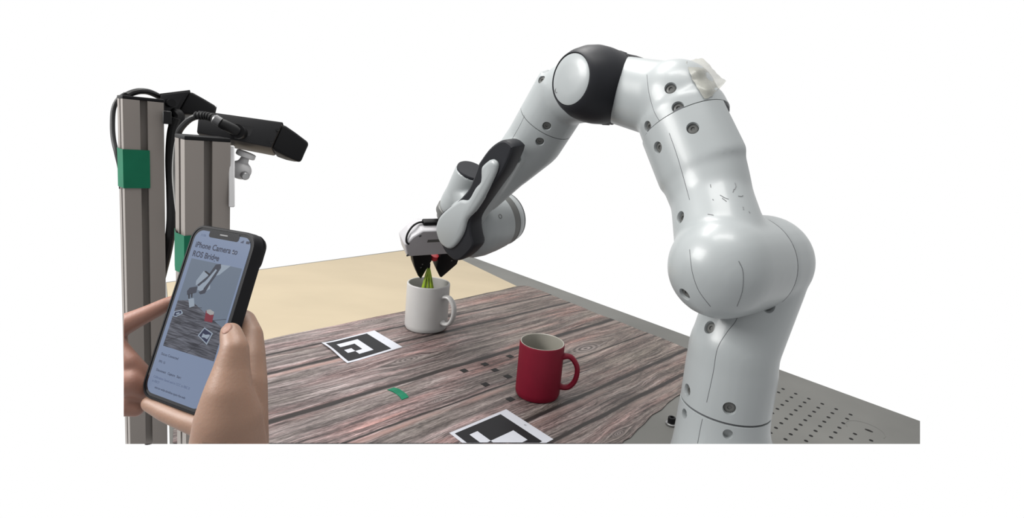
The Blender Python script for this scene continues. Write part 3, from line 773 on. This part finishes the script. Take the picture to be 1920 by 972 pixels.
p2, c2_ = post(Vector((-0.37056, 0.55999, 0)), 0.4200, 0.02, 'shorter aluminium extrusion post directly behind the phone', True)
def wrap(c, zb, zt, e2to, e1to, label, out=0.0012, wav=0.0):
    s = 0.0225+out
    pth = [E1*(-e1to)+E2*(-s), E1*0.0+E2*(-s-wav), E1*s+E2*(-s), E1*s+E2*e2to]
    bm = bmesh.new()
    inn = [(q*0.985) for q in pth]
    R_ = []
    for q, qi in zip(pth, inn): R_.append([c+q+ZUP*zb, c+q+ZUP*zt, c+qi+ZUP*zt, c+qi+ZUP*zb])
    rings(bm, R_)
    o = finish(bm, 'green_tape_wrap', GREEN, None, smooth=False); tag(o, label, 'tape'); return o
def zat(c, px, py):   # height of the post face seen at a pixel
    return on_plane(px, py, c+E1*0.0225, E1).z
wrap(c1_, zat(c1_, 255, 353), zat(c1_, 255, 281), on_plane(281, 300, c1_+E1*.0237, E1).dot(E2)-c1_.dot(E2), .0225, 'green tape wrapped round the top of the taller post', .0012, 0.003)
wrap(c2_, zat(c2_, 350, 515), zat(c2_, 350, 442), .0, .0225, 'green tape wrapped round the shorter post, half hidden by the phone', .0012, 0.004)

CAMB = mat('camera_black', (0.004, 0.004, 0.0045), 0.55, 0.12, var=0.1)
CAMG = mat('camera_plate', (0.010, 0.010, 0.011), 0.55, 0.15, var=0.06)
CAMU = mat('camera_underside', (0.06, 0.052, 0.046), 0.5, 0.2, metal=0.2)
def depth_cam(label, plate, tk, hood, screws, hood_t):
    """plate: side plate corners TL TR BR BL as 3-D points; tk: thickness vector; hood: far edge of the lens hood"""
    cc = sum(plate, Vector())/4+tk/2
    root = empty('depth_camera', cc, label, 'camera')
    bm = bmesh.new(); prism(bm, plate, tk); bevel(bm, .0025, 2); finish(bm, 'housing', CAMU, root, True, 30)
    n = (plate[1]-plate[0]).cross(plate[3]-plate[0]).normalized()
    if n.dot(tk) > 0: n = -n
    ce = sum(plate, Vector())/4
    bm = bmesh.new(); prism(bm, [ce+(q-ce)*0.985+n*.0004 for q in plate], n*.0022); bevel(bm, .0012, 2); sp_ = finish(bm, 'side_plate', CAMG, root, True, 30)
    up = (plate[0]-plate[3]).normalized()
    bm = bmesh.new(); prism(bm, [plate[0]+up*.0003, plate[1]+up*.0003, plate[1]+up*.0003+tk, plate[0]+up*.0003+tk], up*.0015); finish(bm, 'top_plate', CAMG, root, smooth=False)
    h0 = [plate[1], plate[2], plate[2]+tk, plate[1]+tk]; ch = sum(h0, Vector())/4
    h0 = [ch+(q-ch)*1.03 for q in h0]
    bm = bmesh.new()
    rings(bm, [h0, [a_.lerp(b_, .5)+(a_.lerp(b_, .5)-(ch*.5+sum(hood, Vector())/8))*.04 for a_, b_ in zip(h0, hood)], hood]); bevel(bm, .004, 3, 30); hd = finish(bm, 'lens_hood', CAMB, root, True, 40)
    hc = sum(hood, Vector())/4; hn = (hood[1]-hood[0]).cross(hood[3]-hood[0]).normalized()
    if hn.dot(hc-ch) < 0: hn = -hn
    for s_ in (-.006, .006):
        bm = bmesh.new(); lathe(bm, hc+(hood[1]-hood[0]).normalized()*s_, hn, [(0.0002, .004), (.0012, .004), (.0012, .003), (.0005, .0025), (.0005, 1e-5)], 20); finish(bm, 'lens', mat('lens_glass', (.01, .01, .014), .08, .6), hd)
    for q in screws:
        c = on_plane(*q, ce+n*.0028, n); bm = bmesh.new(); lathe(bm, c, n, [(0, .0020), (.0006, .0020), (.0006, .0012), (.0003, .001), (.0003, 1e-5)], 12); finish(bm, 'plate_screw', RUBBER, sp_)
    return root, ce, n
tk = at(452, 290, .70)-at(440, 274, .655)
P_ = [at(372, 210, .625), at(530, 232, .675), at(509, 278, .668), at(368, 250, .618)]
H_ = [at(580, 268, .705), at(564, 306, .70), at(556, 304, .735), at(577, 272, .74)]
dc, dce, dn = depth_cam('black depth camera with white ball mount on the shorter post, hood pointing right', P_, tk, H_, [(521, 244), (509, 267)], None)
bm = bmesh.new(); box(bm, on_plane(383, 236, dce+dn*.0028, dn), (P_[1]-P_[0]).normalized(), (P_[0]-P_[3]).normalized(), dn, (-.0025, -.0035, 0), (.0025, .0035, .0004)); finish(bm, 'white_sticker', mat('sticker', (.33, .33, .33), .6), dc, smooth=False)
tk1 = at(350, 214, .82)-at(346, 203, .775)
P1_ = [at(300, 178, .745), at(356, 171, .775), at(332, 213, .772), at(300, 218, .745)]
H1_ = [at(407, 200, .81), at(404, 216, .805), at(398, 216, .84), at(404, 203, .845)]
dc1, d1ce, d1n = depth_cam('black depth camera behind the taller post, the further of the two', P1_, tk1, H1_, [(348, 178), (332, 205)], None)
vr = ray(316, 214).normalized(); bm = bmesh.new(); box(bm, at(312, 216, .74), vr.cross(UP).normalized(), UP, vr, (-.004, -.012, -.055), (.006, .006, .06)); bevel(bm, .001, 1); finish(bm, 'bracket', RUBBER, dc1)
# white ball mount
WH = mat('mount_white', (0.36, 0.357, 0.36), 0.45, 0.3, var=0.03)
dm = .665
MB = empty('camera_mount', at(452, 318, dm), 'white ball joint mount under the nearer camera', 'mount')
me = blob([('cap', at(436, 320, dm), 9*dm/FPX, at(448, 320, dm), 12*dm/FPX), ('cap', at(447, 318, dm), 17*dm/FPX, at(453, 320, dm), 17*dm/FPX), ('cap', at(455, 306, dm), 9*dm/FPX, at(460, 296, dm), 7*dm/FPX)], .0012, 5); finish_me(me, 'ball_joint', WH, MB)
a_, b_ = at(456, 300, dm), at(462, 286, dm)
bm = bmesh.new(); lathe(bm, at(459, 295, dm), (b_-a_), [(0, .010), (.001, .0115), (.006, .0115), (.007, .010)], 32); finish(bm, 'mount_disc', WH, MB)
bm = bmesh.new(); lathe(bm, at(456, 326, dm-.004), (at(464, 335, dm-.012)-at(456, 326, dm)), [(0, .004), (.005, .004), (.005, .005), (.010, .005), (.011, .004)], 16); finish(bm, 'clamp_screw', STEEL, MB)
bm = bmesh.new(); vr = ray(434.5, 322).normalized(); box(bm, at(434.5, 322, .66), vr.cross(UP).normalized(), UP, vr, (-.0030, -.041, -.075), (.0030, .030, .012)); bevel(bm, .001, 1); finish(bm, 'mount_plate', WH, MB)

CAB = mat('cable_black', (0.007, 0.007, 0.0075), 0.5, 0.15)
def cable(pts, r, label, mt=CAB, name='cable'):
    bm = bmesh.new(); P = catmull([at(*q) for q in pts], 6); tube(bm, P, r, 10); o = finish(bm, name, mt, None); tag(o, label, 'cable'); return o
cable([(236, 176, .745), (222, 186, .74), (213, 205, .735), (211, 235, .73), (213, 262, .725), (219, 288, .72), (226, 320, .72), (228, 354, .72)], .0030, 'black cable looping down the left side of the taller post')
C2 = empty('plugged_cable', at(400, 222, .60), 'black cable with ribbed boot plugged into the nearer camera', 'cable')
bm = bmesh.new(); P = catmull([at(333, 262, .625), at(336, 247, .62), at(345, 234, .61), at(358, 223, .602), at(372, 218, .60), at(386, 218, .60), at(398, 222, .60)], 6); tube(bm, P, .0034, 10); finish(bm, 'cord', CAB, C2)
bm = bmesh.new(); P = catmull([at(366, 217, .60), at(380, 217, .60), at(392, 219, .60), at(404, 225, .60)], 10); tube(bm, P, [.0048 if (i//2) % 2 else .0036 for i in range(len(P))], 12); finish(bm, 'ribbed_boot', CAB, C2)
bm = bmesh.new(); tube(bm, [at(400, 222, .60), at(402, 223, .60), at(413, 230, .603), at(415, 231, .603)], [.004, .0058, .0058, .005], 14); finish(bm, 'plug_collar', mat('plug_grey', (.06, .06, .062), .4), C2)
bm = bmesh.new(); tube(bm, [at(413, 230, .603), at(418, 233, .605), at(440, 244, .615), at(446, 247, .618)], [.0055, .0062, .0062, .005], 14); finish(bm, 'plug', CAB, C2)
bm = bmesh.new(); tube(bm, [at(444, 246, .618), at(452, 250, .655)], [.0085, .0085], 16); finish(bm, 'plug_nut', RUBBER, C2)
cable([(330, 222, .74), (322, 250, .74), (319, 300, .74), (321, 360, .735), (321, 420, .735), (314, 470, .76), (300, 530, .80), (285, 600, .82), (280, 690, .82), (280, 790, .82), (280, 832, .82)], .0062, 'thick black cable hanging between the two posts')
cable([(333, 252, .62), (327, 285, .625), (325, 330, .625), (330, 385, .62), (336, 430, .615), (338, 470, .61), (340, 540, .605)], .0015, 'thin grey cable drooping against the shorter post', mat('cable_grey', (.13, .13, .125), .5))
cable([(238, 179, .705), (246, 175, .71), (256, 172, .715), (264, 171, .72), (276, 172, .73), (290, 177, .745), (310, 188, .77)], .0042, 'cable boot lying across the top of the taller post')
cable([(308, 195, .76), (316, 194, .755), (322, 193, .75)], .0058, 'short round plug sticking out of the further camera', RUBBER, 'camera_plug')
cable([(318, 210, .77), (330, 212, .765), (336, 222, .765), (326, 240, .76)], .008, 'black bracket cable bundle below the further camera', RUBBER, 'cable_bundle')

# ------------------------------------------------------------------ phone
PR = Matrix(((0.9241, 0.1059, -0.3672), (-0.3809, 0.3318, -0.863), (0.0305, 0.9374, 0.347)))
PX, PY, PN = PR.col[0].copy(), PR.col[1].copy(), PR.col[2].copy(); PO = Vector((-0.2713, 0.4268, 0.2784))
PX.normalize(); PN = (PN-PX*PN.dot(PX)).normalized(); PY = PN.cross(PX)
PH = empty('smartphone', PO-PY*.075, 'smartphone in a black case held in two hands, screen lit', 'phone')
def pl(x, y, z=0): return PO+PX*(x/1000)+PY*(y/1000)+PN*(z/1000)
def rrect(x0, x1, y0, y1, r, n=8):
    out = []
    for cx, cy, a0 in ((x1-r, y1-r, 0), (x0+r, y1-r, pi/2), (x0+r, y0+r, pi), (x1-r, y0+r, 1.5*pi)):
        for k in range(n+1):
            a = a0+pi/2*k/n; out.append((cx+r*cos(a), cy+r*sin(a)))
    return out
def rr3(x0, x1, y0, y1, r, z): return [pl(x, y, z) for x, y in rrect(x0, x1, y0, y1, r)]
CASE = mat('phone_case', (0.0035, 0.0035, 0.0045), 0.5, 0.12)
bm = bmesh.new()
rings(bm, [rr3(-38, 39, -75.5, 75, 12, -13), rr3(-39.5, 40.5, -77, 76.5, 13, -11.5), rr3(-40, 41, -77.5, 77, 13.5, -8), rr3(-40, 41, -77.5, 77, 13.5, -1), rr3(-39.3, 40.3, -76.8, 76.3, 12.8, .2), rr3(-37.8, 38.8, -75.3, 74.8, 11.5, .2), rr3(-37.8, 38.8, -75.3, 74.8, 11.5, -.6)])
case = finish(bm, 'case', CASE, PH, True, 35)
bm = bmesh.new(); rings(bm, [rr3(10, 37, 46, 73, 9, -15.2), rr3(8, 39, 44, 75, 10, -14.4), rr3(6, 40.5, 40, 76.5, 11, -11)]); finish(bm, 'camera_bump', CASE, case, True, 35)
bm = bmesh.new(); rings(bm, [rr3(-37.6, 38.6, -75.1, 74.6, 11.3, -3), rr3(-37.6, 38.6, -75.1, 74.6, 11.3, -.3)])
glass = finish(bm, 'bezel', mat('bezel_black', (.004, .004, .005), .12, .5), PH, False)
def emi(name, c, k=1.0): return mat(name, (0.004, 0.004, 0.005), 0.2, 0.2, emit=(srgb(*c), k), var=0.0)
SCR = emi('screen_light', (114, 128, 154))
bm = bmesh.new(); rings(bm, [rr3(-34.8, 36.2, -72.6, 72.2, 9.5, -.28), rr3(-34.8, 36.2, -72.6, 72.2, 9.5, -.1)])
scr = finish(bm, 'screen', SCR, PH, False)
bm = bmesh.new(); rings(bm, [rr3(-17.5, 20.5, 67, 74, 2.6, -.06), rr3(-17.5, 20.5, 67, 74, 2.6, .02)]); finish(bm, 'notch', MATS['bezel_black'], scr, False)
bm = bmesh.new(); rings(bm, [rr3(-4, 6, 70.2, 71.4, .55, .02), rr3(-4, 6, 70.2, 71.4, .55, .08)]); finish(bm, 'earpiece', mat('earpiece', (.03, .03, .033), .5), scr, False)
def text(body, x, y, size, col, bold=0.0, z=.02, xs=1.0, name='screen_text'):
    tx = bpy.data.curves.new('t', 'FONT'); tx.body = body; tx.size = size; tx.offset = bold; tx.resolution_u = 3
    to = bpy.data.objects.new('t', tx); COL.objects.link(to)
    dg = bpy.context.evaluated_depsgraph_get(); me = bpy.data.meshes.new_from_object(to.evaluated_get(dg)); bpy.data.objects.remove(to)
    for v in me.vertices: v.co = pl(x+v.co.x*xs, y+v.co.y, z)
    finish_me(me, name, col, scr, False)
TXT = emi('text_dark', (44, 48, 66)); TXF = emi('text_faint', (84, 96, 124))
text('iPhone Camera to', -30.5, 56.2, 7.3, TXT, .16)
text('ROS Bridge', -30.5, 47.8, 7.3, TXT, .16)
text('11:06', -28, 66.8, 3.2, TXF, .02)
text('Status: Connected', -29, -40.5, 3.0, TXT, .03)
text('FPS: 15', -29, -47.0, 2.8, TXT, .02)
text('Disconnect   Capture   Start', -29, -54.2, 2.8, TXT, .04)
text('Calibration: Saved and in CCC to RBC II', -29.5, -60.0, 2.8, TXF, .03)
text('in RBCF', -29.5, -63.6, 2.8, TXF, .03)
text('mirror-wide-timeline-open-the-web', -24, -68.0, 2.7, TXT, .03)
# status icons
for k, hgt in enumerate((1.0, 1.5, 2.0, 2.5)):
    bm = bmesh.new(); prism(bm, [pl(23.5+k*.9, 67), pl(24.1+k*.9, 67), pl(24.1+k*.9, 67+hgt), pl(23.5+k*.9, 67+hgt)], PN*.00005); finish(bm, 'signal_bar', TXT, scr, smooth=False)
bm = bmesh.new(); rings(bm, [rr3(29.8, 34.2, 67, 69.4, .6, 0), rr3(29.8, 34.2, 67, 69.4, .6, .05)]); finish(bm, 'battery_icon', TXT, scr, False)
# the live picture: flat print in millimetres on the screen
def pxl(x, y):
    q = on_plane(x, y, PO, PN)-PO; return (q.dot(PX)*1000, q.dot(PY)*1000)
def pic(pts, z, c, name, px=True):
    bm = bmesh.new(); pp = [pxl(*q) for q in pts] if px else pts
    prism(bm, [pl(x, y, z) for x, y in pp], PN*.00002); return finish(bm, name, c, scr, smooth=False)
pic([(-30, 45.6), (34.3, 45.6), (34.3, -33), (-30, -33)], .0, emi('pic_wall', (96, 108, 124)), 'picture_wall', False)
def screen_wood():
    M_ = emi('pic_wood', (78, 80, 92)); nt = M_.node_tree; N = nt.nodes; Lk = nt.links
    tc = N.new('ShaderNodeTexCoord'); mp = N.new('ShaderNodeMapping'); mp.inputs['Rotation'].default_value = (0, .9, 0); mp.inputs['Scale'].default_value = (60, 60, 900)
    nz = N.new('ShaderNodeTexNoise'); nz.inputs['Scale'].default_value = 1.0; nz.inputs['Detail'].default_value = 4
    cr = N.new('ShaderNodeValToRGB'); cr.color_ramp.elements[0].position = .36; cr.color_ramp.elements[0].color = (*srgb(30, 31, 40), 1); cr.color_ramp.elements[1].position = .66; cr.color_ramp.elements[1].color = (*srgb(96, 98, 108), 1)
    Lk.new(tc.outputs['Object'], mp.inputs[0]); Lk.new(mp.outputs[0], nz.inputs['Vector']); Lk.new(nz.outputs[0], cr.inputs[0]); Lk.new(cr.outputs[0], N['Principled BSDF'].inputs['Emission Color'])
    return M_
pic([(-30, 7), (-14, 10), (6, 3), (34.3, -6), (34.3, -33), (-30, -33)], .03, screen_wood(), 'picture_table', False)
for a0, b0 in [((-30, -14), (34, 2)), ((-30, -29), (26, -6)), ((0, -33), (30, -9)), ((-30, 0), (2, 6))]:
    a, b = Vector((*a0, 0)), Vector((*b0, 0)); d = (b-a).normalized(); nn = Vector((-d.y, d.x, 0))*.22
    pic([tuple((a+nn)[:2]), tuple((b+nn)[:2]), tuple((b-nn)[:2]), tuple((a-nn)[:2])], .055, emi('pic_line', (36, 37, 46)), 'picture_plank_line', False)
zz = lambda Lp: [(340+x*.216, 410+y*.216) for x, y in Lp]
PW, PD, PB = emi('pic_white', (136, 148, 162)), emi('pic_dark', (50, 54, 66)), emi('pic_black', (26, 27, 34))
pic(zz([(345, 400), (430, 412), (330, 490), (290, 500), (270, 470)]), .06, PW, 'picture_arm')
pic(zz([(195, 455), (250, 480), (180, 560), (125, 580), (130, 540)]), .06, PW, 'picture_arm')
pic(zz([(150, 560), (250, 550), (250, 610), (200, 640), (140, 620)]), .065, PW, 'picture_arm')
pic(zz([(300, 400), (345, 395), (345, 430), (300, 500), (250, 570), (205, 650), (165, 660), (150, 640), (190, 620), (215, 560), (245, 510), (150, 590), (140, 575), (230, 500)]), .08, PD, 'picture_arm_shell')
pic(zz([(200, 460), (215, 455), (260, 490), (245, 500)]), .085, PB, 'picture_arm_shell')
pic(zz([(300, 440), (310, 450), (240, 550), (200, 600), (165, 625), (150, 605), (215, 540)]), .09, PW, 'picture_arm_inlay')
pic(zz([(75, 600), (140, 590), (130, 645), (50, 665), (50, 630)]), .07, PD, 'picture_gripper')
pic(zz([(60, 655), (75, 655), (72, 700), (62, 695)]), .075, PB, 'picture_finger')
pic(zz([(85, 650), (98, 648), (95, 690), (86, 685)]), .075, PB, 'picture_finger')
pic(zz([(62, 700), (110, 690), (115, 760), (70, 775)]), .06, PW, 'picture_white_mug')
pic(zz([(215, 800), (285, 820), (268, 905), (200, 890)]), .08, emi('pic_red', (112, 22, 40)), 'picture_red_mug')
pic(zz([(222, 795), (250, 790), (286, 812), (280, 835), (250, 838), (220, 818)]), .09, emi('pic_cream', (150, 150, 150)), 'picture_mug_rim')
z6_ = lambda Lp: [(260+x*.2674, 580+y*.2674) for x, y in Lp]
pic(z6_([(462, 128), (522, 170), (478, 252), (415, 185)]), .08, PW, 'picture_marker')
pic(z6_([(462, 138), (512, 172), (476, 238), (424, 186)]), .09, emi('pic_navy', (22, 30, 62)), 'picture_marker_ink')
pic(z6_([(452, 170), (468, 180), (496, 178), (500, 188), (480, 212), (462, 200), (440, 198)]), .1, PW, 'picture_marker_cell')
pic(z6_([(250, 15), (300, 5), (312, 30), (262, 55), (240, 50)]), .08, PW, 'picture_marker')
pic(z6_([(256, 20), (298, 12), (300, 28), (262, 48), (246, 46)]), .09, emi('pic_navy', (22, 30, 62)), 'picture_marker_ink')
pic(z6_([(262, 28), (286, 22), (288, 32), (266, 40)]), .1, PW, 'picture_marker_cell')

# ------------------------------------------------------------------ hands
def skin(name, c, blush):
    M_ = mat(name, c, 0.5, 0.3, var=0.10, scale=16, bump=0.10, bscale=420, sss=0.12); return M_
SKR = skin('skin', (0.142, 0.083, 0.057), 0); SKL = skin('skin_pink', (0.150, 0.074, 0.054), 0)
def hc(px, py, d, r): return (at(px, py, d), r*d/FPX)
def chain(Ls):
    out = []
    Q_ = [hc(*q) for q in Ls]
    for (a, ra), (b, rb) in zip(Q_[:-1], Q_[1:]): out.append(('cap', a, ra, b, rb))
    return out
def edge_d(px, py, off): # depth of the phone plane under a pixel, pushed off along its normal (mm)
    q = on_plane(px, py, PO+PN*(off/1000), PN); return (q-EYE).dot(fw)
pr = []
pr += chain([(433, 624, edge_d(433, 624, 12), 19), (440, 655, edge_d(440, 655, 15), 25), (434, 695, .402, 32), (428, 740, .398, 43), (428, 790, .400, 58), (427, 860, .405, 68)])
pr += chain([(463, 860, .42, 38), (466, 790, .42, 34), (470, 720, .428, 29), (471, 670, .438, 25), (470, 630, .450, 22), (461, 600, .464, 17), (440, 588, .482, 15), (405, 592, .492, 13)])
pr += chain([(440, 760, .425, 40), (468, 700, .432, 28), (462, 672, .452, 19), (430, 665, .478, 16), (385, 668, .486, 13)])
pr += chain([(430, 780, .425, 40), (440, 740, .445, 22), (405, 722, .468, 16), (360, 716, .474, 13)])
pr += chain([(440, 800, .415, 45), (385, 800, .425, 24), (350, 789, edge_d(350, 789, -6), 20), (312, 773, edge_d(312, 773, -5), 18), (280, 757, edge_d(280, 757, -5), 14.5)])
me = blob(pr, .0018, 8); me = cut(me, LOWC, LOWN); me_r = me.copy()
RH = finish_me(me, 'right_hand', SKR, None, True, 70)
tag(RH, 'bare right hand gripping the phone, thumb resting over the screen edge', 'hand')
pr = []
pr += chain([(205, 622, .468, 24), (250, 601, .472, 18), (280, 587, .476, 15.5), (312, 571, .482, 13), (338, 562, .490, 12)])
pr += chain([(200, 645, .462, 26), (240, 680, .458, 20), (268, 705, .464, 17), (292, 728, .474, 14), (315, 735, .482, 12)])
pr += chain([(205, 715, .450, 26), (240, 718, .452, 24), (262, 730, .458, 19), (280, 745, .466, 13)])
pr += chain([(205, 765, .452, 22), (236, 760, .455, 20), (255, 768, .457, 14)])
pr += chain([(190, 640, .465, 40), (195, 740, .46, 40)])
me = blob(pr, .0018, 6)
cn = ray(232, 0).cross(ray(232, 900)).normalized()
if cn.x > 0: cn = -cn
me = cut(me, at(232, 650, .46), cn)
LH = finish_me(me, 'left_hand', SKL, None, True, 70)
tag(LH, 'fingers of the left hand steadying the left edge of the phone', 'hand')

# thumb nail
tr = bvh(me_r); hh = hit(tr, 424, 616)
if hh:
    c, n = hh; a_ = (at(441, 655, .42)-at(428, 618, .42)).normalized(); a_ = (a_-n*a_.dot(n)).normalized(); b_ = n.cross(a_)
    bm = bmesh.new(); RRn = []
    for hgt, k in ((-.0012, 1.0), (.0002, 1.0), (.0006, .8)):
        RRn.append([c+n*hgt+a_*cos(2*pi*j/20)*.0052*k+b_*sin(2*pi*j/20)*.0042*k-n*.0014*(sin(2*pi*j/20)*k)**2 for j in range(20)])
    rings(bm, RRn); finish(bm, 'thumb_nail', mat('nail', (0.145, 0.078, 0.058), 0.5, 0.15, var=0.04), RH)
